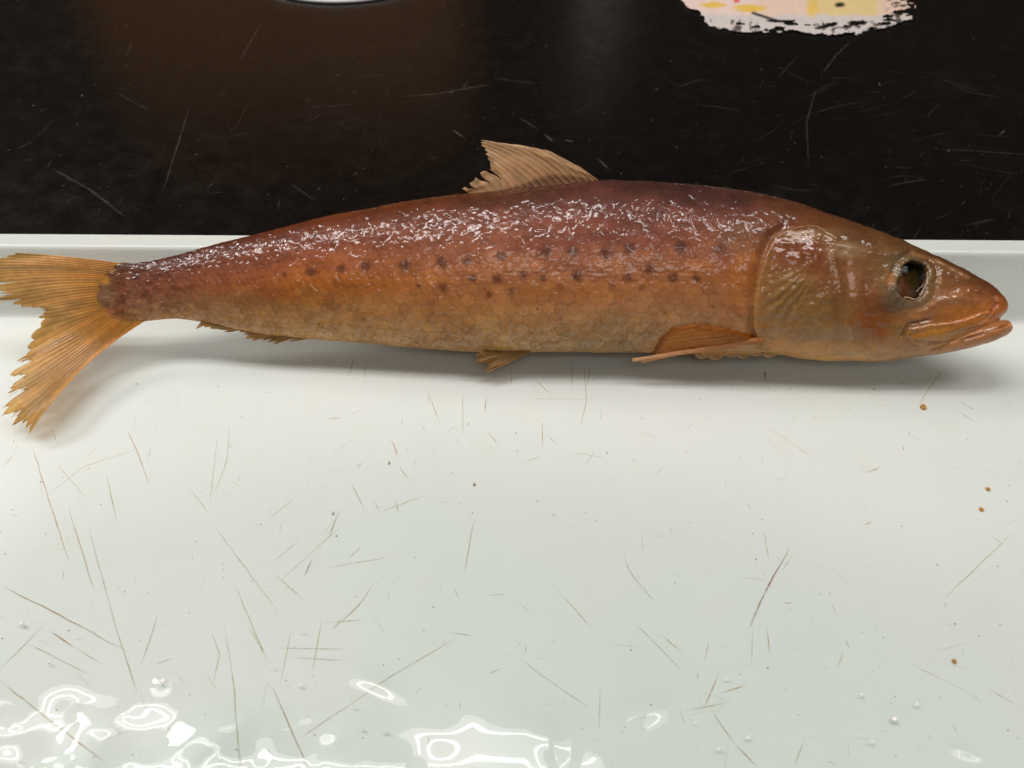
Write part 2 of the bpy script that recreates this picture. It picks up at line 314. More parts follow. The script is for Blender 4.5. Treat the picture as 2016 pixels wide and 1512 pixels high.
top = [(186,584),(190,560),(200,540),(216,526),(240,518),(262,519),(300,514),(350,502),(400,487),(450,475),(500,463),(560,448),(620,432),(680,418),(740,408),(800,397),(860,388),(920,381),(1000,373),(1060,367),(1120,361),(1180,355),(1240,356),(1300,359),(1360,363),(1420,369),(1480,378),(1540,391),(1600,408),(1640,422),(1680,437),(1720,452),(1760,466),(1800,482),(1840,500),(1880,520),(1920,543),(1950,562),(1970,579),(1980,591),(1985,602)]
bot = [(186,586),(190,608),(200,620),(216,628),(240,634),(262,635),(300,631),(350,628),(400,635),(450,646),(500,655),(560,663),(610,667),(660,671),(720,676),(800,683),(880,689),(930,692),(1000,693),(1120,694),(1200,694),(1270,693),(1330,696),(1400,700),(1460,699),(1500,697),(1540,699),(1580,706),(1640,710),(1700,711),(1760,708),(1820,701),(1865,691),(1900,678),(1930,661),(1955,640),(1968,625),(1981,611),(1985,602)]
wr = [(186,0.10),(200,0.13),(240,0.22),(290,0.36),(350,0.46),(600,0.56),(900,0.60),(1200,0.62),(1450,0.62),(1600,0.62),(1750,0.58),(1850,0.54),(1920,0.54),(1960,0.60),(1985,0.8)]
GILL = [(1522,464),(1545,450),(1575,443),(1610,449),(1640,466),(1656,492),(1661,540),(1664,600),(1674,650),(1690,688),(1662,703),(1610,704),(1565,692),(1522,677),(1490,667),(1481,648),(1482,600),(1491,545),(1504,500)]
MAXI = [(1778,658),(1790,643),(1830,634),(1880,628),(1925,612),(1948,606),(1958,622),(1932,648),(1900,668),(1860,683),(1822,689),(1794,678)]
PECT = [(1284,697),(1300,668),(1322,647),(1365,638),(1420,644),(1462,655),(1492,668),(1440,676),(1380,688),(1330,694)]
def xrear(py): return np.interp(py, [350, 400, 450, 480, 520, 570, 620, 670, 710], [1600, 1572, 1530, 1512, 1497, 1487, 1480, 1488, 1560])
stops = [  # x : colours (top .. bottom)
 (190, [(0,(92,55,40)),(.3,(105,62,48)),(.5,(98,66,48)),(.75,(105,62,45)),(1,(150,92,48))]),
 (300, [(0,(88,40,30)),(.3,(104,54,44)),(.55,(112,64,46)),(.8,(128,88,64)),(1,(148,104,74))]),
 (600, [(0,(112,46,16)),(.25,(122,60,42)),(.42,(142,74,34)),(.57,(134,72,24)),(.70,(132,86,44)),(.85,(148,104,64)),(1,(160,118,78))]),
 (900, [(0,(98,46,22)),(.2,(116,60,48)),(.38,(128,72,54)),(.5,(146,86,52)),(.68,(150,94,54)),(.85,(156,108,68)),(1,(150,112,76))]),
 (1200,[(0,(76,42,44)),(.15,(102,50,46)),(.35,(118,60,50)),(.48,(138,82,56)),(.62,(148,90,56)),(.8,(152,108,74)),(1,(132,104,76))]),
 (1450,[(0,(80,42,40)),(.2,(102,52,46)),(.38,(122,66,46)),(.55,(146,86,44)),(.75,(146,96,66)),(.9,(140,92,50)),(1,(150,112,76))]),
 (1600,[(0,(98,52,34)),(.12,(112,62,36)),(.25,(120,74,48)),(.45,(118,72,44)),(.65,(112,88,54)),(.85,(136,104,62)),(1,(160,120,70))]),
 (1740,[(0,(108,70,40)),(.15,(114,78,52)),(.35,(120,82,60)),(.6,(124,82,50)),(.8,(130,90,52)),(1,(152,112,72))]),
 (1850,[(0,(104,64,36)),(.12,(124,80,50)),(.4,(134,92,66)),(.65,(138,92,62)),(.85,(144,98,50)),(1,(142,106,66))]),
 (1940,[(0,(108,58,28)),(.3,(138,84,56)),(.6,(150,92,48)),(.85,(150,96,42)),(1,(152,104,62))]),
 (1990,[(0,(140,70,28)),(1,(160,90,40))])]
SPOT = [(612,535,9),(672,530,8),(721,523,9),(797,522,10),(868,516,11),(920,512,8),(987,505,10),(1073,497,11),(1127,495,9),(1192,497,11),(1240,490,10),(1340,487,12),(1418,487,9),(825,562,6),(873,566,9),(930,548,7),(977,550,8),(1030,542,8),(1070,548,7),(1135,545,10),(1235,548,9),(1278,530,9),(1325,546,10),(1370,548,7),(963,580,6),(1008,572,7),(1103,566,7),(1264,566,6),(1205,562,6),(560,540,5)]
def blob(px, py, x, y, rx, ry, soft=0.5, ns=0.35):
    d = np.hypot((px - x) / rx, (py - y) / ry) + (fbm(px / (rx * 0.6) + x, py / (ry * 0.6), 31, 3) - 0.5) * ns * 2
    return 1 - ss(1 - soft, 1 + soft, d)
GAIN = 1.68
def fish_color(px, py):
    f = np.clip((py - smooth_interp(px, top)) / np.maximum(smooth_interp(px, bot) - smooth_interp(px, top), 1), 0, 1)
    f = np.clip(f + (fbm(px / 60, py / 22, 3, 3) - 0.5) * 0.16, 0, 1)
    cols = []
    for x, stp in stops:
        a = np.array([q[0] for q in stp]); cc = s2l(np.array([q[1] for q in stp])); cols.append(np.stack([np.interp(f, a, cc[:, k]) for k in range(3)], -1))
    xs = np.array([q[0] for q in stops], float); i = np.clip(np.searchsorted(xs, px) - 1, 0, len(xs) - 2); t = np.clip((px - xs[i]) / (xs[i + 1] - xs[i]), 0, 1)
    cols = np.stack(cols); idx = np.arange(len(px)); c = cols[i, idx] * (1 - t)[:, None] + cols[i + 1, idx] * t[:, None]
    def over(c, mask, rgb, k=1.0): mk = (mask * k)[:, None]; return c * (1 - mk) + s2l(rgb) * mk
    body = 1 - ss(-6, 6, px - xrear(py))
    c = c * (1 + (fbm(px / 34, py / 26, 12, 4) - 0.5)[:, None] * np.array([0.55, 0.65, 0.7]))
    for x, y, r in SPOT: c = over(c, blob(px, py, x, y, r * 1.05, r, 0.75, 0.5) * body, (58, 26, 26), 0.74)
    c = over(c, blob(px, py, 700, 560, 160, 16, 0.8), (138, 76, 18), 0.5); c = over(c, blob(px, py, 1120, 575, 190, 18, 0.8), (150, 88, 38), 0.4)
    c = over(c, blob(px, py, 1462, 545, 30, 62, 0.6) * body, (152, 84, 26), 0.5); c = over(c, blob(px, py, 1440, 470, 42, 26, 0.7) * body, (116, 78, 60), 0.5)
    c = over(c, blob(px, py, 1380, 672, 96, 24, 0.6) * body, (150, 88, 22), 0.6)
    c = over(c, blob(px, py, 1100, 392, 190, 14, 0.9) * body, (84, 48, 44), 0.4)
    c = over(c, blob(px, py, 212, 584, 22, 34, 0.5), (104, 78, 54), 0.5); c = over(c, blob(px, py, 235, 590, 14, 40, 0.8), (96, 44, 24), 0.5)
    tb = 1 - ss(300, 420, px); c = c * (1 + tb[:, None] * (fbm(px / 11, py / 9, 71, 4) - 0.5)[:, None] * np.array([1.1, 1.3, 1.3]))
    c = over(c, ss(222, 196, px + (fbm(px / 14, py / 10, 72, 3) - 0.5) * 40) * ss(18, 34, np.abs(py - 584)), (178, 112, 36), 0.9)
    # head: cheek, gill plates, orbit, jaws
    hd = 1 - body
    c = over(c, blob(px, py, 1575, 498, 55, 34, 0.6) * hd, (112, 58, 36), 0.75)
    ang = np.arctan2(py - 500, 1625 - px); rr = np.hypot(py - 500, 1625 - px)
    fan = (0.5 + 0.5 * np.sin(ang * 46 + fbm(rr / 60, ang * 4, 8, 2) * 5)) * ss(40, 70, rr) * (1 - ss(150, 190, rr)) * ss(0.25, 0.5, ang) * (1 - ss(1.0, 1.3, ang))
    c = over(c, blob(px, py, 1548, 590, 58, 70, 0.5) * hd, (118, 84, 48), 0.5); c = over(c, blob(px, py, 1620, 620, 44, 46, 0.6) * hd, (118, 84, 46), 0.4)
    c = over(c, fan * hd, (146, 122, 80), 0.35); c = over(c, (1 - fan) * ss(60, 80, rr) * (1 - ss(130, 165, rr)) * ss(0.55, 0.7, ang) * (1 - ss(0.95, 1.1, ang)) * hd, (80, 58, 22), 0.4)
    c = over(c, blob(px, py, 1560, 684, 90, 12, 0.7) * hd, (172, 122, 62), 0.7); c = over(c, (1 - ss(2, 9, np.abs(linesd(px, py, [(1600, 706), (1700, 708)])))) * hd, (184, 138, 74), 0.6)
    c = over(c, (1 - ss(3, 14, np.abs(polysd(px, py, GILL) - 7))) * hd * ss(1540, 1490, px), (150, 112, 66), 0.4)
    c = over(c, blob(px, py, 1726, 622, 48, 44, 0.6) * hd, (112, 54, 18), 0.75); c = over(c, blob(px, py, 1668, 560, 22, 48, 0.8) * hd, (128, 84, 56), 0.6)
    c = over(c, blob(px, py, 1650, 560, 12, 70, 0.9, 0.9) * hd, (92, 58, 32), 0.45)
    eo = np.hypot((px - 1786) / 62, (py - 556) / 62)
    c = over(c, (1 - ss(0.7, 1.15, eo)) * hd, (112, 90, 66), 0.7); c = over(c, blob(px, py, 1764, 568, 17, 42, 0.7) * hd, (92, 82, 78), 0.7); c = over(c, blob(px, py, 1752, 600, 36, 16, 0.7, 0.5) * hd, (66, 54, 44), 0.6)
    c = over(c, blob(px, py, 1752, 548, 10, 16, 0.7) * hd, (160, 104, 70), 0.7); c = over(c, blob(px, py, 1770, 506, 32, 9, 0.8) * hd, (130, 108, 96), 0.5)
    c = over(c, blob(px, py, 1896, 618, 66, 18, 0.7) * hd, (158, 92, 28), 0.6); c = over(c, blob(px, py, 1840, 662, 50, 18, 0.7) * hd, (156, 108, 44), 0.6)
    c = over(c, (1 - ss(1, 5, linesd(px, py, [(1778, 660), (1792, 640), (1826, 632)]))) * hd, (84, 56, 26), 0.7)
    c = over(c, (1 - ss(1, 4, linesd(px, py, [(1800, 668), (1840, 673), (1890, 668), (1935, 650)]))) * hd, (104, 66, 22), 0.7)
    c = over(c, blob(px, py, 1770, 650, 26, 16, 0.8) * hd, (108, 84, 54), 0.6)
    c = over(c, (1 - ss(1, 6, linesd(px, py, [(1958, 578), (1961, 600), (1944, 622)]))) * hd, (148, 72, 20), 0.7)
    c = over(c, blob(px, py, 1600, 462, 66, 10, 0.9, 0.7) * hd, (150, 118, 96), 0.5); c = over(c, blob(px, py, 1662, 492, 34, 14, 0.9, 0.8) * hd, (160, 132, 122), 0.55)
    c = over(c, (1 - ss(2, 7, linesd(px, py, [(1800, 498), (1832, 508), (1870, 528), (1903, 548)]))) * hd, (168, 118, 84), 0.6)
    c = over(c, blob(px, py, 1944, 634, 12, 7, 0.8, 0.6) * hd, (196, 140, 112), 0.6)
    for x, y in ((627,638),(635,645),(1058,608),(1086,650),(1092,646),(1404,604),(1310,615),(1260,637),(1103,628),(954,570)): c = over(c, 1 - ss(1.0, 2.6, np.hypot(px - x, py - y)), (30, 14, 10), 0.9)
    c = c * (0.60 + 0.40 * ss(0.0, 0.34, f))[:, None]
    lum = (c @ np.array([0.3, 0.6, 0.1]))[:, None]; c = lum + (c - lum) * 0.96; upm = (1 - ss(0.25, 0.55, f))[:, None]; c = c * (1 - upm + upm * np.array([0.92, 0.95, 0.78]))
    low = ss(0.55, 0.95, f)[:, None]; c = c * (1 - low + low * np.array([1.04, 0.96, 0.74]))
    c = c * (1 - hd[:, None] + hd[:, None] * np.array([0.97, 0.88, 0.78]))
    return np.clip(c * GAIN * np.array([0.97, 1.02, 0.90]), 0.004, 0.9)

NX, NF, NBK = 1080, 236, 56
def loft(xs, tp, bt, wfun, thf, thb, back=0.8, p=2.0):
    Xt, Vt = sheet(xs, smooth_interp(xs, tp)); Xb, Vb = sheet(xs, smooth_interp(xs, bt))
    th = np.r_[np.linspace(-np.pi / 2, np.pi / 2, thf), np.linspace(np.pi / 2, 3 * np.pi / 2, thb + 2)[1:-1]]
    v = np.sin(th); cz = np.cos(th); hh = np.abs(Vt - Vb) / 2
    n = np.sign(cz)[None, :] * np.abs(cz)[None, :] ** (2 / p) * np.where(cz > 0, 1.0, back)[None, :] * wfun(xs, hh)[:, None]
    n = n * np.where(v > 0, 1 - 0.06 * v, 1.0)[None, :]
    X = ((Xt + Xb) / 2)[:, None] + ((Xt - Xb) / 2)[:, None] * v; V = ((Vt + Vb) / 2)[:, None] + hh[:, None] * v[None, :]
    return rect3(X, V, n), th
e = np.linspace(0, 1, NX); xs = 186 + (1985 - 186) * (0.5 - 0.5 * np.cos(np.pi * e)) * 0.12 + (1985 - 186) * e * 0.88
B, th = loft(xs, top, bot, lambda x, hh: hh * np.interp(x, *np.array(wr).T), NF, NBK, 0.72)
nth = B.shape[1]
def gnormals(P):
    a = np.gradient(P, axis=0); b = np.roll(P, -1, 1) - np.roll(P, 1, 1); nn = np.cross(b, a)
    nn /= np.linalg.norm(nn, axis=2)[..., None] + 1e-15
    return nn
N = gnormals(B)
if (N[NX // 2, NF // 2] @ en) < 0: N = -N
PX, PY = proj(B); front = (np.arange(nth) < NF)
# scale lattice
arc = np.cumsum(np.linalg.norm(np.diff(B, axis=1, prepend=B[:, :1]), axis=2), axis=1); half = arc[:, NF - 1]
ROWS = 20.0
q = arc / half[:, None] * ROWS
dx = np.linalg.norm(np.diff(B[:, NF // 2], axis=0, prepend=B[:1, NF // 2]), axis=1); pitch = np.maximum(half / ROWS, 0.0021) * 1.15
Uc = np.repeat(np.cumsum(dx / pitch)[:, None], nth, 1)
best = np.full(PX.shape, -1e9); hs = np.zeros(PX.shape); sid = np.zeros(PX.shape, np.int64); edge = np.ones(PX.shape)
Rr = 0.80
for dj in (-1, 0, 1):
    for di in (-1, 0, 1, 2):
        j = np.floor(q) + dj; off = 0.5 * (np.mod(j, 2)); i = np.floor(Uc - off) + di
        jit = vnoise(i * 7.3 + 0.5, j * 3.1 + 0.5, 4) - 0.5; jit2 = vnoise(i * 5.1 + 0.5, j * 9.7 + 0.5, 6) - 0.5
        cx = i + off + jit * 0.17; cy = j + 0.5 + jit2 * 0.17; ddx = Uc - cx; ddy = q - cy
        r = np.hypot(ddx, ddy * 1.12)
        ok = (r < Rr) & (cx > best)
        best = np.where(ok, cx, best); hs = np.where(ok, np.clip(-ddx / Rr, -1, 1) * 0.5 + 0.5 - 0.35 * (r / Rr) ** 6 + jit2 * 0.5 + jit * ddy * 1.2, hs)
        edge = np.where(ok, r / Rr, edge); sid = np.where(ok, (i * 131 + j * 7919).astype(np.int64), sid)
body_m = 1 - ss(-14, 10, PX - xrear(PY) + 0)
rel = 0.00024 * (hs - 0.5) * body_m * ss(205, 300, PX)
rel += 0.00010 * (fbm(PX / 9, PY / 7, 41, 3) - 0.5) * (0.35 + 0.65 * body_m)
rel += 0.0006 * (fbm(PX / 14, PY / 10, 47, 3) - 0.5) * (1 - ss(260, 330, PX)) * front[None, :]
rel += 0.0006 * (fbm(PX / 80, PY / 50, 43, 2) - 0.5)
wm = ss(860, 930, PX) * (1 - ss(1380, 1450, PX)) * np.exp(-((PY - 525) / 36) ** 2)
rel += 0.00005 * wm * np.sin(PY / 1.4 + fbm(PX / 26, PY / 14, 9, 3) * 9)
gs = polysd(PX, PY, GILL)
rel -= 0.0011 * np.exp(-(np.clip(-gs, 0, 99) / 11) ** 2) * (gs < 2) * ss(1560, 1530, PX) * front
def ridge(pts, wdt, amp): return amp * np.exp(-(linesd(PX, PY, pts) / wdt) ** 2)
hm = 1 - body_m
rel += hm * (ridge([(1800, 497), (1832, 507), (1870, 528), (1903, 548)], 5, 0.0006) + ridge([(1640, 482), (1690, 494), (1740, 502), (1772, 500)], 7, 0.0007)
       + ridge([(1922, 574), (1945, 582), (1962, 592)], 4, 0.0005) + ridge([(1850, 592), (1880, 588), (1905, 592)], 7, 0.0006) - ridge([(1958, 580), (1962, 600), (1944, 622)], 3, 0.0008)
       + ridge([(1560, 447), (1610, 446), (1645, 470)], 5, 0.0006) - ridge([(1775, 660), (1792, 638), (1830, 630)], 4, 0.0007) - ridge([(1700, 560), (1712, 620), (1720, 680)], 6, 0.0004))
rel += hm * (0.00075 * (fbm(PX / 22, PY / 15, 55, 4) - 0.5) + 0.0010 * (fbm(PX / 60, PY / 45, 57, 2) - 0.5))
rel += hm * (ridge([(1640, 500), (1652, 560), (1658, 630), (1672, 690)], 7, 0.0006) - ridge([(1668, 520), (1674, 600), (1684, 670)], 8, 0.0005))
eo = np.minimum(np.hypot((PX - 1803) / 29, (PY - 538) / 28), np.hypot((PX - 1796) / 31, (PY - 562) / 30)) + 0.16 * (fbm(PX / 10, PY / 10, 95, 2) - 0.5)
rel -= np.where(front, 0.0040 * (1 - ss(0.84, 0.98, eo)), 0); rel += np.where(front, 0.00015 * np.exp(-((eo - 1.12) / 0.10) ** 2) - 0.0005 * np.exp(-((eo - 1.5) / 0.18) ** 2), 0)
rel *= ss(186, 196, PX) * (1 - ss(1968, 1984, xs)[:, None]) * np.where(front, 1, 0.4)
# ease where the two halves meet
BD = B + N * rel[..., None]
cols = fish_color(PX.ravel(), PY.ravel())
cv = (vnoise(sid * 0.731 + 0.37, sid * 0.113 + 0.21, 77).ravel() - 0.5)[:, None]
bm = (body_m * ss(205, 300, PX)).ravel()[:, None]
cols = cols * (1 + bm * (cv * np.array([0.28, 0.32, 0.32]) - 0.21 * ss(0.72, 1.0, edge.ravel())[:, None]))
cav = (1 - ss(0.90, 0.99, eo)).ravel()[:, None] * np.tile(front, NX)[:, None]
cols = cols * (1 - cav) + s2l((30, 20, 14)) * cav
zmin = BD[..., 2].min(); print('fish lowest z', zmin, 'at px', PX.ravel()[BD[..., 2].argmin()])
wally = np.interp(BD[..., 2], [0.0, 0.0062, 0.0252, 0.0283], [TB, TB + .0026, TB + .0092, TB + .011]); inw = BD[..., 2] < 0.0283
print('wall clearance', (wally - BD[..., 1])[inw].min())
FO = (0.0, 0.012, 0.0)
fish = thing('fish', FO, 'preserved reddish brown fish with dark side spots leaning in the tray', 'fish')
film = (0.22 + 0.78 * body_m * np.ones_like(PX)).reshape(-1, 1)
cols = np.c_[cols, film]
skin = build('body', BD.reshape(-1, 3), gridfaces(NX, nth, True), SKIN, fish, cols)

def patch(name, poly, lift, rim, color=None, mat=SKIN, soft=7.0, sink=0.0005, grow=None, fade=None):
    sd = polysd(PX, PY, poly); sel = (sd > -3.5) & front[None, :]
    P = BD + N * (lift * ss(-3.5, soft, sd) * (fade if fade is not None else 1) - sink + rim * (fade if fade is not None else 1) * np.exp(-((sd - soft * 0.8) / (soft * 0.5)) ** 2) + (grow if grow is not None else 0))[..., None]
    f = gridfaces(NX, nth, True); keep = sel.ravel()[f].all(1); f = f[keep]
    used = np.unique(f); mp = np.full(NX * nth, -1); mp[used] = np.arange(len(used))
    c = cols[used] if color is None else color(PX.ravel()[used], PY.ravel()[used], sd.ravel()[used])
    return build(name, P.reshape(-1, 3)[used], mp[f], mat, fish, c)
ang = np.arctan2(PY - 500, 1625 - PX); rr = np.hypot(PY - 500, 1625 - PX)
gr = 0.00003 * np.sin(ang * 46 + fbm(rr / 60, ang * 4, 8, 2) * 5) * ss(45, 75, rr) * ss(0.2, 0.45, ang) * (1 - ss(1.0, 1.3, ang)) + 0.0003 * (fbm(PX / 14, PY / 10, 66, 3) - 0.5)
patch('gill_cover', GILL, 0.0014, 0.00012, grow=gr, fade=0.22 + 0.78 * (1 - ss(1575, 1675, PX)))
patch('upper_jaw', MAXI, 0.0013, 0.0002, soft=9, grow=0.0006 * np.exp(-(linesd(PX, PY, [(1800, 664), (1850, 656), (1920, 634)]) / 8) ** 2) - 0.0003)
def pcol(x, y, sd):
    t = ss(1290, 1480, x); c = s2l((220, 158, 62)) * (1 - t)[:, None] + s2l((196, 130, 40)) * t[:, None]
    c = c * (1 + 0.5 * (fbm(x / 30, y / 5, 21, 3) - 0.5))[:, None]; edgec = (1 - ss(0, 12, sd))[:, None] * ss(1400, 1300, x)[:, None]
    return np.clip(np.c_[(c * (1 - edgec) + s2l((190, 130, 72)) * edgec) * 1.25, np.clip(0.55 + 0.37 * ss(0, 14, sd), 0, 1)], 0, 1)
pect = patch('pectoral_fin', PECT, 0.0011, 0.0001, pcol, FIN, soft=5, sink=0.0002, grow=0.00012 * np.sin((PY - 660 + (PX - 1480) * 0.12) * 0.9))

# lower jaw
jt = [(1790,672),(1820,662),(1850,650),(1880,640),(1930,631),(1955,629),(1972,629),(1984,632),(1990,641)]
jb = [(1790,694),(1820,699),(1850,696),(1870,692),(1920,680),(1960,667),(1980,656),(1988,648),(1990,642)]
jx = 1790 + 200 * (1 - (1 - np.linspace(0, 1, 150)) ** 1.4)
J, jth = loft(jx, jt, jb, lambda x, hh: np.interp(x, [1790, 1850, 1900, 1950, 1980, 1990], [0.0040, 0.0070, 0.0078, 0.0060, 0.0040, 0.0012]), 60, 20, 0.8, 2.3)
JN = gnormals(J); JN = JN if (JN[75, 30] @ en) > 0 else -JN
jpx, jpy = proj(J)
jr = 0.0004 * (fbm(jpx / 20, jpy / 10, 91, 3) - 0.5) + 0.0005 * np.exp(-(linesd(jpx, jpy, [(1940, 655), (1965, 648), (1985, 646)]) / 3) ** 2) - 0.0005 * np.exp(-(linesd(jpx, jpy, [(1900, 668), (1940, 655), (1985, 640)]) / 3) ** 2)
J = J + JN * (jr * (1 - ss(1975, 1989, jx))[:, None])[..., None]
def jcol(x, y):
    t = ss(1800, 1990, x)[:, None]; f_ = ss(640, 700, y)[:, None]
    c = s2l((150, 104, 60)) * (1 - t) + s2l((148, 96, 54)) * t; c = c * (1 + 0.6 * (fbm(x / 22, y / 10, 15, 3) - 0.5))[:, None]
    ln = (1 - ss(1, 5, linesd(x, y, [(1890, 670), (1930, 658), (1975, 643)])))[:, None] * 0.6
    c = c * (1 - ln) + s2l((100, 56, 20)) * ln; b = (1 - ss(2, 7, np.hypot(x - 1738, (y - 700) * 1.6)))[:, None] * 0.8
    return np.clip(c * (1 - b) * GAIN + s2l((120, 60, 36)) * b * GAIN, 0, 0.9)
build('lower_jaw', J.reshape(-1, 3), gridfaces(150, J.shape[1], True), SKIN, fish, np.c_[jcol(jpx.ravel(), jpy.ravel()), np.full(jpx.size, 0.3)])

# eye sunk in the orbit: dark ball, brown lens, torn pale membrane
def nsurf(x, y):                                             # nearest undented skin point under a traced pixel
    k = np.argmin(np.where(front[None, :], (PX - x) ** 2 + (PY - y) ** 2, 1e12)); return B.reshape(-1, 3)[k], N.reshape(-1, 3)[k]
def ellipsoid(c, axes, nu=40, nv=24):
    u = np.linspace(0, 2 * np.pi, nu, endpoint=False); v = np.linspace(0.02, np.pi - 0.02, nv); U_, V_ = np.meshgrid(u, v)
    P = (np.cos(U_) * np.sin(V_))[..., None] * axes[0] + (np.sin(U_) * np.sin(V_))[..., None] * axes[1] + np.cos(V_)[..., None] * axes[2]
    return (c + P).reshape(-1, 3), gridfaces(nv, nu, True)
P0, n0 = nsurf(1800, 549); tx = ex - (ex @ n0) * n0; tx /= np.linalg.norm(tx); ty = np.cross(n0, tx)
GLOSS = NT('wet_eye'); vc = GLOSS.add('ShaderNodeVertexColor', _layer_name='Col').outputs[0]
GLOSS = GLOSS.surf(GLOSS.add('ShaderNodeBsdfPrincipled', Base__Color=vc, Roughness=0.1, IOR=1.22).outputs[0])
V, F = ellipsoid(P0 - n0 * 0.0068, (tx * 0.0092, ty * 0.0104, n0 * 0.0042), 160, 90); ex_, ey_ = proj(V)
ecol = s2l((3, 3, 2))[None] * np.ones((len(V), 1))
for bx_, by_, rx_, ry_, cc_, k_ in ((1780, 572, 22, 26, (96, 58, 32), 0.9), (1800, 552, 12, 16, (52, 44, 14), 0.7), (1808, 578, 18, 12, (84, 72, 62), 0.5), (1770, 556, 8, 14, (120, 86, 60), 0.6), (1812, 528, 5, 14, (26, 30, 12), 0.6)):
    mk = (blob(ex_, ey_, bx_, by_, rx_, ry_, 0.7, 0.5) * k_)[:, None]; ecol = ecol * (1 - mk) + s2l(cc_) * mk
eye = build('eye', V, F, GLOSS, fish, ecol)
def tube(pts, rad, k=7, squash=None):
    pts = np.asarray(pts, float); n = len(pts); rad = np.broadcast_to(rad, n); d = np.gradient(pts, axis=0); d /= np.linalg.norm(d, axis=1)[:, None] + 1e-12
    ref = en[None] - (d @ en)[:, None] * d; ref /= np.linalg.norm(ref, axis=1)[:, None] + 1e-12; sid_ = np.cross(d, ref); a = np.linspace(0, 2 * np.pi, k, endpoint=False)
    sq = 1.0 if squash is None else squash
    V = pts[:, None] + (np.cos(a)[None, :, None] * ref[:, None] * sq + np.sin(a)[None, :, None] * sid_[:, None]) * rad[:, None, None]
    F = gridfaces(n, k, True).tolist() + [list(range(k))[::-1], list(range((n - 1) * k, n * k))]
    return V.reshape(-1, 3), F
def skinpts(pxs, h):
    out = []
    for x, y in pxs: p, n_ = nsurf(x, y); out.append(p + n_ * h)
    return np.array(out)
def densify(p, n):
    p = np.asarray(p, float); t = np.linspace(0, len(p) - 1, n); return np.stack([np.interp(t, np.arange(len(p)), p[:, k]) for k in range(p.shape[1])], -1)
MEMB = mat_plain('pale_membrane', s2l((160, 136, 108)) * 0.9, 0.3, 0.3, 900)
for pts, r in (([(1781, 584), (1795, 588), (1806, 589), (1815, 582), (1824, 570), (1829, 555), (1828, 535)], 0.00034), ([(1822, 559), (1813, 566), (1806, 574)], 0.00016), ([(1829, 540), (1826, 556), (1820, 572), (1810, 583)], 0.00045)):
    q_ = skinpts(densify(pts, 18), -0.0004); q_ += rng.normal(0, 0.00012, q_.shape); V, F = tube(q_, r * (0.7 + 0.5 * rng.random(18)), 6)
    build('membrane_shred', V, F, MEMB, eye)

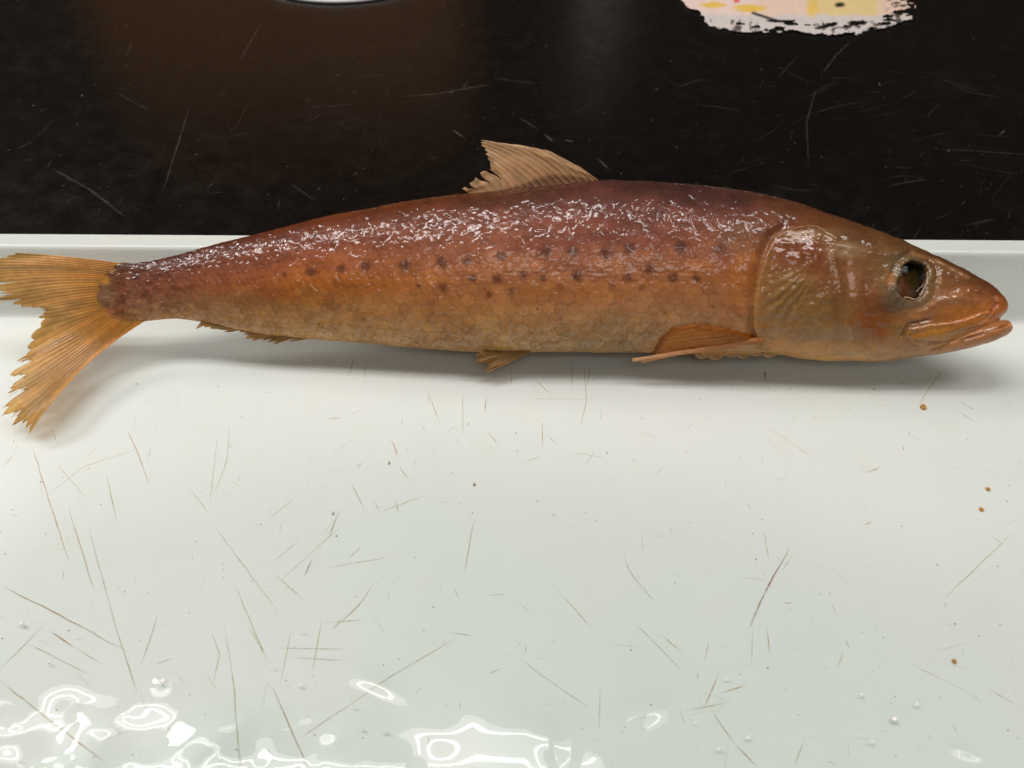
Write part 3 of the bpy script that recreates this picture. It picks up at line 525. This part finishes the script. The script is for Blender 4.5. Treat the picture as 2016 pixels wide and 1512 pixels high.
# ------------------------------------------------------------------ fins: membrane + each ray
def fin(name, keys, nrays, cbase, ctip, ragged=0.06, slits=(), Ns=None, Nt=34, n_off=None, ridgeamp=0.00005, alpha=(1.0, 0.75), rad=(0.00042, 0.00016), seed=1, raycol=None, wave=0.0006, sheath=None, thick=0.00028):
    rg = np.random.default_rng(seed); ks = np.array([k[0] for k in keys], float); K = np.array([[*k[1], *k[2], *k[3]] for k in keys], float)
    Ns = Ns or nrays * 9 + 1; s = np.linspace(0, 1, Ns); t = np.linspace(0, 1, Nt)
    def curve(s_, t_): # arrays same shape
        c = np.stack([np.interp(s_, ks, K[:, i]) for i in range(6)], -1)
        u = t_[..., None]; return (1 - u) ** 2 * c[..., 0:2] + 2 * u * (1 - u) * c[..., 2:4] + u * u * c[..., 4:6]
    cut = 1.055 - ragged * rg.random(nrays + 1) * np.where(rg.random(nrays + 1) < 0.3, 1.7, 0.7)
    ph = s * nrays; near = np.round(ph).astype(int); tooth = np.abs(ph - near) * 2
    L = cut[near] - ragged * (0.35 * tooth ** 1.5 + 0.25 * rg.random(Ns) * tooth)
    S, T = np.meshgrid(s, t, indexing='ij'); TT = T * L[:, None]
    p2 = curve(S, TT); nn = np.zeros(S.shape) if n_off is None else n_off(S, TT)
    nn = nn + ridgeamp * np.cos(2 * np.pi * S * nrays) * ss(0, 0.15, T) + wave * (fbm(S * 5 + seed, TT * 2.5, seed, 2) - 0.5) * ss(0.1, 0.7, TT) * 4
    P = fpt(p2[..., 0], p2[..., 1], nn)
    f = gridfaces(Ns, Nt)
    if slits:
        sc_ = S.ravel()[f].mean(1); tc = TT.ravel()[f].mean(1); keep = np.ones(len(f), bool)
        for s0, t0, wd in slits: keep &= ~((tc > t0) & (np.abs(sc_ - s0 - 0.01 * np.sin(tc * 9)) < wd * (tc - t0) / max(1 - t0, 0.05)))
        f = f[keep]
    c = cbase[None] * (1 - TT.ravel()[:, None]) + ctip[None] * TT.ravel()[:, None]
    c = c * (0.72 + 0.56 * fbm(S.ravel() * nrays * 0.6, TT.ravel() * 3, seed + 3, 3))[:, None] * (1 + 0.08 * np.cos(2 * np.pi * S.ravel() * nrays))[:, None]
    if sheath is not None: mk = (1 - ss(*sheath[1], TT.ravel()))[:, None]; c = c * (1 - mk) + sheath[0][None] * mk
    al = alpha[0] + (alpha[1] - alpha[0]) * ss(0.35, 1.0, TT.ravel()) - 0.12 * np.abs(np.sin(np.pi * S.ravel() * nrays)) * ss(0.4, 1, TT.ravel())
    o = build(name, P.reshape(-1, 3), f, FIN, fish, np.clip(np.c_[c, al], 0, 1))
    md = o.modifiers.new('thickness', 'SOLIDIFY'); md.thickness = thick; md.offset = 0
    tr = np.linspace(0.02, 1, 16)
    for k in range(nrays + 1):
        s_ = np.full(16, np.clip(k / nrays, 0, 1)); lim = cut[k] + 0.02 * rg.random(); tt = tr * lim
        if any(abs(s_[0] - q0) < 0.35 * wd for q0, t0, wd in slits): continue
        p2 = curve(s_, tt); nn = (np.zeros(16) if n_off is None else n_off(s_, tt)) + wave * (fbm(s_ * 5 + seed, tt * 2.5, seed, 2) - 0.5) * ss(0.1, 0.7, tt) * 4 + ridgeamp
        V, F = tube(fpt(p2[:, 0], p2[:, 1], nn), rad[0] + (rad[1] - rad[0]) * tr, 6, 0.8)
        rc = (raycol if raycol is not None else cbase * np.array([1.0, 1.04, 1.1])); cc = rc[None] * (1 - np.repeat(tt, 6)[:, None]) + (ctip * 1.1)[None] * np.repeat(tt, 6)[:, None]
        build('fin_ray', V, F, FIN, o, np.clip(np.c_[cc * (0.8 + 0.4 * rg.random()), np.full(len(V), 0.85)], 0, 1))
    return o
O1 = s2l((232, 172, 66)); O2 = s2l((240, 214, 160)); Dc = s2l((238, 184, 116)); Dt = s2l((248, 216, 172))
fin('tail_fin', [(0,(268,524),(150,505),(38,498)),(.06,(250,530),(130,513),(-6,511)),(.2,(230,545),(110,532),(-28,545)),(.32,(215,562),(110,562),(-8,588)),(.40,(208,576),(130,582),(45,604)),(.48,(204,592),(140,602),(84,612)),
    (.54,(204,605),(140,622),(80,628)),(.62,(208,614),(140,645),(46,700)),(.70,(217,620),(150,668),(36,718)),(.78,(230,625),(152,690),(22,766)),(.86,(246,628),(160,705),(16,800)),(.93,(262,630),(160,712),(32,834)),(1,(290,628),(158,706),(68,838))],
    40, O1, O2, 0.10, ((.235,.80,.012),(.30,.84,.012),(.345,.86,.012),(.665,.86,.012),(.745,.88,.015),(.80,.92,.012),(.895,.93,.012)), alpha=(1.0, 0.5), seed=11, rad=(0.00025, 0.00010), n_off=lambda S, T: 0.0006 + 0.021 * ss(0.55, 1.0, S) * ss(0.15, 1.05, T) ** 1.3)
fin('dorsal_fin', [(0,(1186,362),(1160,343),(1140,328)),(.1,(1170,366),(1130,326),(1085,299)),(.2,(1145,369),(1085,306),(1045,290)),(.35,(1112,373),(1040,293),(955,277)),(.5,(1072,377),(1020,318),(955,291)),(.62,(1042,381),(1005,336),(962,310)),
    (.72,(1012,384),(995,346),(968,326)),(.80,(988,387),(985,353),(952,336)),(.9,(962,389),(955,368),(934,354)),(1,(930,391),(925,380),(912,372))],
    17, Dc, Dt, 0.07, ((.765,.45,.022),(.855,.5,.022),(.955,.5,.02)), alpha=(0.97, 0.8), seed=5, rad=(0.00030, 0.00012), raycol=s2l((226, 176, 116)), sheath=(s2l((150, 92, 48)), (0.16, 0.24)))
fin('pelvic_fin', [(0,(1056,684),(1010,712),(958,733)),(.3,(1040,684),(1000,706),(950,730)),(.6,(1018,684),(980,702),(938,714)),(1,(968,682),(952,692),(940,698))],
    8, s2l((200, 146, 62)), s2l((222, 194, 130)), 0.14, alpha=(0.95, 0.45), seed=8, rad=(0.00034, 0.00012), n_off=lambda S, T: 0.004 + 0.003 * T)
fin('anal_fin', [(0,(630,660),(600,668),(576,673)),(.25,(590,655),(560,668),(537,678)),(.4,(562,653),(530,664),(498,675)),(.55,(528,648),(500,660),(483,666)),(.7,(495,644),(475,654),(458,659)),(.85,(445,636),(425,645),(410,648)),(1,(402,628),(393,638),(386,647))],
    13, s2l((210, 156, 82)), s2l((228, 200, 140)), 0.42, ((.33,.6,.03),(.62,.55,.03),(.78,.6,.04)), alpha=(0.95, 0.5), seed=21, rad=(0.0003, 0.0001), n_off=lambda S, T: 0.002 + 0 * T)
for pts, w0, w1, h in (([(1505, 667), (1440, 677), (1380, 688), (1310, 699), (1245, 709)], 0.00105, 0.00060, 0.0120), ([(1480, 674), (1400, 688), (1330, 698), (1262, 713)], 0.0006, 0.00035, 0.0112)):
    q_ = densify(pts, 30); P = fpt(q_[:, 0], q_[:, 1], np.linspace(h + 0.001, h - 0.004, 30)); V, F = tube(P, np.linspace(w0, w1, 30) * (0.9 + 0.2 * rng.random(30)), 8, 0.45)
    c = np.repeat(np.linspace(0, 1, 30), 8)[:, None]; c = s2l((196, 138, 74)) * (1 - c) + s2l((226, 192, 148)) * c
    build('fin_ray', V, F, FIN, pect, np.clip(np.c_[c * 1.35, np.full(len(V), 0.97)], 0, 1))
# loose scales along the belly edge behind the gill cover
SC = mat_plain('loose_scale', s2l((176, 136, 92)), 0.3, 0.3, 600)
for k, (x, y, a) in enumerate([(1385, 695, .1), (1412, 697, .3), (1440, 692, -.1), (1466, 694, .2), (1492, 690, .0), (1518, 692, .25), (1400, 687, -.2), (1454, 684, .1)]):
    c0 = fpt(np.array(float(x)), np.array(float(y)), 0.0045 + 0.0004 * (k % 3)); r_ = 0.0030; V = []; 
    for i in range(14):
        t_ = 2 * math.pi * i / 14; V.append(c0 + (ex * math.cos(a) + ev * math.sin(a)) * math.cos(t_) * r_ * 1.1 + (ev * math.cos(a) - ex * math.sin(a)) * math.sin(t_) * r_ * 0.75 + en * (-0.0008 * math.sin(t_) ** 2))
    V += [v - en * 0.0002 for v in V]; F = [list(range(14)), list(range(14, 28))[::-1]] + [[i, i + 14, (i + 1) % 14 + 14, (i + 1) % 14] for i in range(14)]
    build('scale', V, F, SC, fish, smooth=False)

# ------------------------------------------------------------------ liquid pooled in the front of the tray
shore = [(-260, 1010), (-100, 955), (0, 925), (120, 892), (300, 862), (500, 840), (700, 826), (900, 824), (1100, 835), (1300, 862), (1450, 895), (1600, 938), (1750, 980), (1900, 1010), (2100, 1040), (2300, 1080)]
sw = on_z(np.array([p[0] for p in shore], float), np.array([p[1] for p in shore], float))
LX = np.linspace(-0.27, 0.27, 720); gl = (np.linspace(0, 1, 420)) 
sy = np.interp(LX, sw[:, 0], sw[:, 1]) + (fbm(LX * 60, 0 * LX, 3, 3) - 0.5) * 0.004
Y = sy[:, None] + (-0.30 - sy)[:, None] * (gl ** 1.15)[None, :]; Xg = np.repeat(LX[:, None], 420, 1); d = (sy[:, None] - Y)
Z = 0.0003 * (1 - np.exp(-d / 0.03)) + 0.012 * np.maximum(d, 0)
lp = np.stack([Xg, Y, Z], -1); lx, ly = proj(lp)
def at(x, y): return on_z(np.array(float(x)), np.array(float(y)), 0.0016)
Z += 0.00016 * (fbm(Xg * 60 + 3, Y * 60, 101, 3) - 0.5) * 0.5
wv = ss(1350, 1450, ly + 0.05 * (600 - np.clip(lx, 0, 1200)) * 0.6 * 0 + (fbm(lx / 90, ly / 60, 5, 2) - 0.5) * 60) * (1 - ss(1000, 1300, lx))
lf = 1 - ss(250, 850, lx); Z += 0.0029 * wv * ((0.65 + 0.35 * lf) * (fbm(Xg * 55 + 7, Y * 66 + 2, 103, 2) - 0.5) + 0.30 * lf * (fbm(Xg * 150 + 3, Y * 170 + 9, 107, 2) - 0.5))
def bump(x, y, r, h, ax=1.0, rot=0.0):
    global Z
    c = at(x, y); u = Xg - c[0]; v = Y - c[1]; a = u * math.cos(rot) + v * math.sin(rot); b = -u * math.sin(rot) + v * math.cos(rot)
    Z += h * np.exp(-((a / (r * ax)) ** 2 + (b / r) ** 2))
bump(740, 1342, 0.0034, 0.00055, 2.4, -0.45); bump(1275, 1398, 0.0034, 0.0006, 2.0, 0.5); bump(320, 1342, 0.0022, 0.0006); bump(642, 1446, 0.002, 0.0003)
bump(110, 1420, 0.006, -0.0011); bump(420, 1440, 0.007, 0.0010, 1.4, 0.3); bump(560, 1490, 0.008, 0.0009, 1.6, 0.2); bump(1080, 1460, 0.006, 0.0009, 0.7, 0.2); bump(1900, 1478, 0.0014, 0.0004, 2.0, -0.3)
lp[..., 2] = Z + 0.00005
lcol = np.exp(-np.clip(Z, 0, 0.006)[..., None] * np.array([54., 44., 48.]))
lcol = np.concatenate([lcol, ss(0.0, 0.05, d)[..., None]], -1).reshape(-1, 4)
liq = build('liquid', lp.reshape(-1, 3), gridfaces(720, 420), LIQ, None, lcol); tag(liq, 'clear shallow liquid pooled in the front of the tray', kind='structure')
for x, y, r in ((43, 1228, 6), (97, 1304, 4), (83, 1260, 3), (322, 1342, 9), (593, 1348, 4), (1762, 1416, 7), (1473, 1453, 4), (1415, 1475, 4), (1697, 1368, 4), (1806, 1387, 4), (1718, 1461, 4), (1371, 1422, 3), (683, 1352, 2), (692, 1370, 2), (697, 1390, 3), (714, 1434, 4), (761, 1440, 4), (438, 966, 3), (538, 1313, 3), (1627, 1308, 3), (1430, 1336, 3), (1690, 1447, 3), (30, 1298, 2), (690, 1405, 2)):
    c = at(x, y); R_ = r * 0.00011; V, F = ellipsoid(np.array(c) + np.array([0, 0, 0.0]), (np.array([R_, 0, 0]), np.array([0, R_, 0]), np.array([0, 0, R_ * 0.8])), 20, 12)
    build('bubble', V, F, GLINT, liq)

# ------------------------------------------------------------------ crumbs on the tray floor
CR = mat_plain('orange_crumb', s2l((198, 144, 70)), 0.5, 0.4, 900)
for x, y, s_, lab in ((1944, 964, 4, 'pale tan crumb on the tray floor, highest of the three at right'), (1931, 1004, 4, 'dark tan crumb just below the pale one at the right edge'), (1878, 1303, 3.6, 'orange brown crumb lying alone low in the tray at right'), (1817, 803, 6, 'yellow crumb on the tray floor in the shadow below the head')):
    c = on_z(np.array(float(x)), np.array(float(y)), 0.0); R_ = s_ * 0.00017; V, F = ellipsoid(np.array([c[0], c[1], R_ * 0.5]), (np.array([R_, 0, 0]), np.array([0, R_ * 1.2, 0]), np.array([0, 0, R_ * 0.7])), 12, 8)
    V = V + (rng.random(V.shape) - 0.5) * R_ * 0.35; V[:, 2] = np.maximum(V[:, 2], 0.0001)
    o = build('crumb', V, F, CR, None, origin=(c[0], c[1], 0)); tag(o, lab, 'crumb')

# ------------------------------------------------------------------ bench: wear, torn label, dish
bs = []
dustc = s2l((150, 138, 128))
for pts, wd, a in (([(515,45),(492,85),(470,123)],.0007,.35),([(375,205),(350,285),(320,380)],.0008,.28),([(100,330),(180,375),(250,430)],.0016,.22),([(790,190),(860,185),(970,165)],.0022,.2),([(700,150),(760,147)],.0008,.2),([(1675,80),(1645,110),(1615,150)],.0007,.5),
    ([(1655,155),(1605,180),(1588,240),(1592,330)],.001,.2),([(1335,172),(1370,158),(1400,157)],.0009,.3),([(1845,293),(1920,297),(2040,306)],.0008,.28),([(1850,155),(1930,180)],.0012,.22),([(1020,230),(1060,255)],.0012,.3),([(1070,262),(1090,280)],.0018,.4),([(1110,276),(1130,278)],.0014,.5),
    ([(1175,310),(1200,335)],.0022,.35),([(890,255),(912,270)],.0009,.7),([(1575,105),(1530,155)],.0006,.25),([(1730,160),(1733,170)],.001,.6),([(1980,255),(1965,268)],.001,.5),([(630,210),(700,205)],.0008,.2),([(260,85),(248,110)],.0008,.25),([(570,360),(620,395)],.001,.2),([(30,295),(70,275)],.0022,.15),([(1180,385),(1290,375)],.0015,.12),([(1960,430),(1900,445)],.002,.12)):
    bs.append((pts, wd * 0.8, tuple(dustc), a * 0.5))
for _ in range(620):
    x, y = random.uniform(-100, 2110), random.uniform(-60, 470); l = random.choice((2, 3, 3, 5, 12, 26)) * random.uniform(0.6, 1.4); a = random.uniform(0, 3.14) if l < 8 else random.choice((0.1, -0.5, 1.9)) + random.gauss(0, .3)
    bs.append(([(x, y), (x + l * math.cos(a), y + l * math.sin(a) * 0.7)], random.choice((.0003, .0005, .0008, .001)), tuple(dustc), random.uniform(.05, .32) if l < 8 else random.uniform(.03, .10)))
for _ in range(90):
    x, y = random.choice((random.uniform(1450, 2100), random.uniform(-80, 2100))), random.uniform(120, 460); l = random.uniform(20, 120); a = random.choice((-0.35, 0.05, 0.4, 2.2)) + random.gauss(0, .25)
    bs.append(([(x, y), (x + l * .5 * math.cos(a) + random.uniform(-6, 6), y + l * .35 * math.sin(a) + random.uniform(-4, 4)), (x + l * math.cos(a), y + l * math.sin(a) * 0.6)], random.choice((.0004, .0006, .001)), tuple(dustc * np.array([1, .9, .8])), random.uniform(.03, .11)))
strokes_mesh('scratches', bs, bench, DUST, ZB + 0.0003)

lab = [(1318, -40), (1336, -4), (1352, 12), (1375, 26), (1398, 56), (1420, 60), (1470, 62), (1530, 64), (1570, 62), (1600, 68), (1650, 70), (1690, 66), (1740, 58), (1770, 46), (1795, 36), (1806, 20), (1800, 2), (1792, -20), (1780, -60), (1700, -120), (1500, -140), (1380, -110)]
gx, gy = np.meshgrid(np.linspace(1300, 1820, 210), np.linspace(-140, 76, 150), indexing='ij'); sd = polysd(gx, gy, lab) + (fbm(gx / 14, gy / 9, 61, 3) - 0.5) * 14
torn = (fbm(gx / 26, gy / 8, 63, 4) > 0.60) & ((gy > 40) | (gx > 1740)) & (sd < 26)
keepv = (sd > 0) & ~torn; curl = 0.0009 * (fbm(gx / 50, gy / 30, 64, 3)) * np.clip(1 - sd / 25, 0, 1)
P = on_z(gx, gy, ZB + 0.0006); P[..., 2] += curl + 0.0002
c = np.ones((gx.size, 1)) * s2l((216, 206, 200))[None]
def ov(c, mk, rgb): mk = np.clip(mk, 0, 1).reshape(-1, 1); return c * (1 - mk) + s2l(rgb) * mk
hi = 1 - ss(26, 34, gy + (fbm(gx / 20, gy / 20, 65, 2) - 0.5) * 10)
c = ov(c, hi * ss(1350, 1362, gx), (236, 206, 184)); c = ov(c, hi * ss(1585, 1592, gx) * (1 - ss(1720, 1740, gx)), (232, 206, 146)); c = ov(c, hi * (1 - ss(1480, 1500, gx)), (238, 212, 202))
c = ov(c, blob(gx, gy, 1405, 10, 26, 6, 0.3), (236, 196, 92)); c = ov(c, blob(gx, gy, 1475, 17, 30, 7, 0.3), (236, 196, 92)); c = ov(c, blob(gx, gy, 1600, 16, 12, 16, 0.4), (238, 200, 110)); c = ov(c, blob(gx, gy, 1450, 2, 6, 4, 0.3), (230, 110, 96)); c = ov(c, blob(gx, gy, 1653, 10, 9, 5, 0.4), (50, 40, 36))
c = ov(c, (1 - ss(1.5, 4, linesd(gx, gy, [(1482, 26), (1530, 42), (1560, 46)]))), (60, 50, 46)); c = ov(c, ss(0.52, 0.66, fbm(gx / 10, gy / 6, 67, 3)) * (ss(40, 46, gy) * ss(1590, 1620, gx) + ss(1735, 1760, gx)), (86, 76, 70))
c = ov(c, ss(0.60, 0.66, fbm(gx / 7, gy / 14, 68, 3)) * ss(36, 44, gy) * (1 - ss(1480, 1500, gx)), (96, 88, 86))
f = gridfaces(210, 150); f = f[keepv.ravel()[f].all(1)]
used = np.unique(f); mp = np.full(gx.size, -1); mp[used] = np.arange(len(used))
lo = on_z(np.array(1560.0), np.array(20.0), ZB); torn_l = build('torn_label', P.reshape(-1, 3)[used], mp[f][:, ::-1], mat_plain('label_paper', (1, 1, 1), 0.6, 0.12, 300, True), None, c[used], origin=tuple(lo))
md = torn_l.modifiers.new('thickness', 'SOLIDIFY'); md.thickness = 0.0002; md.offset = 1
tag(torn_l, 'torn remains of a white label with pink and yellow print stuck on the bench', 'label')

fr = on_z(np.array(655.0), np.array(5.0), ZB + 0.001); Rd = 0.075; V = []
dp = [(0, 0), (0.050, 0.0026), (0.0735, 0.0026), (0.0748, 0.0021), (0.0750, 0.0010), (0.0746, 0.0002), (0, 0)]
for r_, z_ in dp[1:-1]:
    for i in range(72): a = 2 * math.pi * i / 72; V.append((r_ * math.cos(a), r_ * math.sin(a), z_))
F = gridfaces(len(dp) - 2, 72, True).tolist() + [list(range(72))[::-1], list(range((len(dp) - 3) * 72, (len(dp) - 2) * 72))]
dish = build('lid', V, F, mat_plain('white_glaze', (0.80, 0.77, 0.75), 0.3, 0.06, 40)); dish.location = (fr[0], fr[1] + Rd, ZB)
tag(dish, 'white round lid on the bench, only a thin sliver of its edge in view', 'lid')

# ------------------------------------------------------------------ behind the bench top's visible strip: what its gloss reflects
def box(x0, x1, y0, y1, z0, z1, b=0.003):
    import bmesh
    bm = bmesh.new(); bmesh.ops.create_cube(bm, size=1)
    for v in bm.verts: v.co = ((x0 + x1) / 2 + v.co.x * (x1 - x0), (y0 + y1) / 2 + v.co.y * (y1 - y0), (z0 + z1) / 2 + v.co.z * (z1 - z0))
    bmesh.ops.bevel(bm, geom=list(bm.edges), offset=b, segments=2, affect='EDGES')
    V = [tuple(v.co) for v in bm.verts]; bm.verts.index_update(); F = [[v.index for v in f.verts] for f in bm.faces]; bm.free(); return V, F
t = NT('brown_wood'); co = t.add('ShaderNodeTexCoord').outputs['Object']; mpn = t.add('ShaderNodeMapping', Vector=co); mpn.inputs['Scale'].default_value = (1, 1, 0.08)
WOOD = t.surf(t.add('ShaderNodeBsdfPrincipled', Base__Color=t.ramp(t.noise(40, 5, 0.6, mpn.outputs[0]), [(0.3, (0.34, 0.14, 0.04)), (0.7, (0.48, 0.22, 0.07))]), Roughness=0.4).outputs[0])
cab = thing('cabinet', (-0.315, 0.95, ZB), 'brown wooden cabinet at the back, seen only as a reflection in the bench', 'cabinet')
for nm, a in (('carcass', (-0.56, -0.065, 0.86, 1.06, ZB, 0.36)), ('door', (-0.555, -0.316, 0.845, 0.859, 0.005, 0.352)), ('door', (-0.312, -0.07, 0.845, 0.859, 0.005, 0.352))):
    V, F = box(*a); build(nm, V, F, WOOD, cab, smooth=False)
STEEL = mat_plain('grey_metal', (0.42, 0.39, 0.38), 0.35, 0.1, 60)
V = []; cp = [(0.0355, 0.0), (0.0365, 0.002), (0.0365, 0.27), (0.034, 0.284), (0.02, 0.296), (0.017, 0.30), (0.017, 0.325), (0.015, 0.328)]
for r_, z_ in cp:
    for i in range(40): a = 2 * math.pi * i / 40; V.append((r_ * math.cos(a), r_ * math.sin(a), z_))
can = build('canister', V, gridfaces(len(cp), 40, True).tolist() + [list(range(40))[::-1], list(range((len(cp) - 1) * 40, len(cp) * 40))], STEEL); can.location = (0.118, 0.86, ZB)
tag(can, 'pale grey canister at the back, seen only as a soft reflection in the bench', 'canister')
for o in bpy.data.objects:
    if '_o' in o: del o['_o']
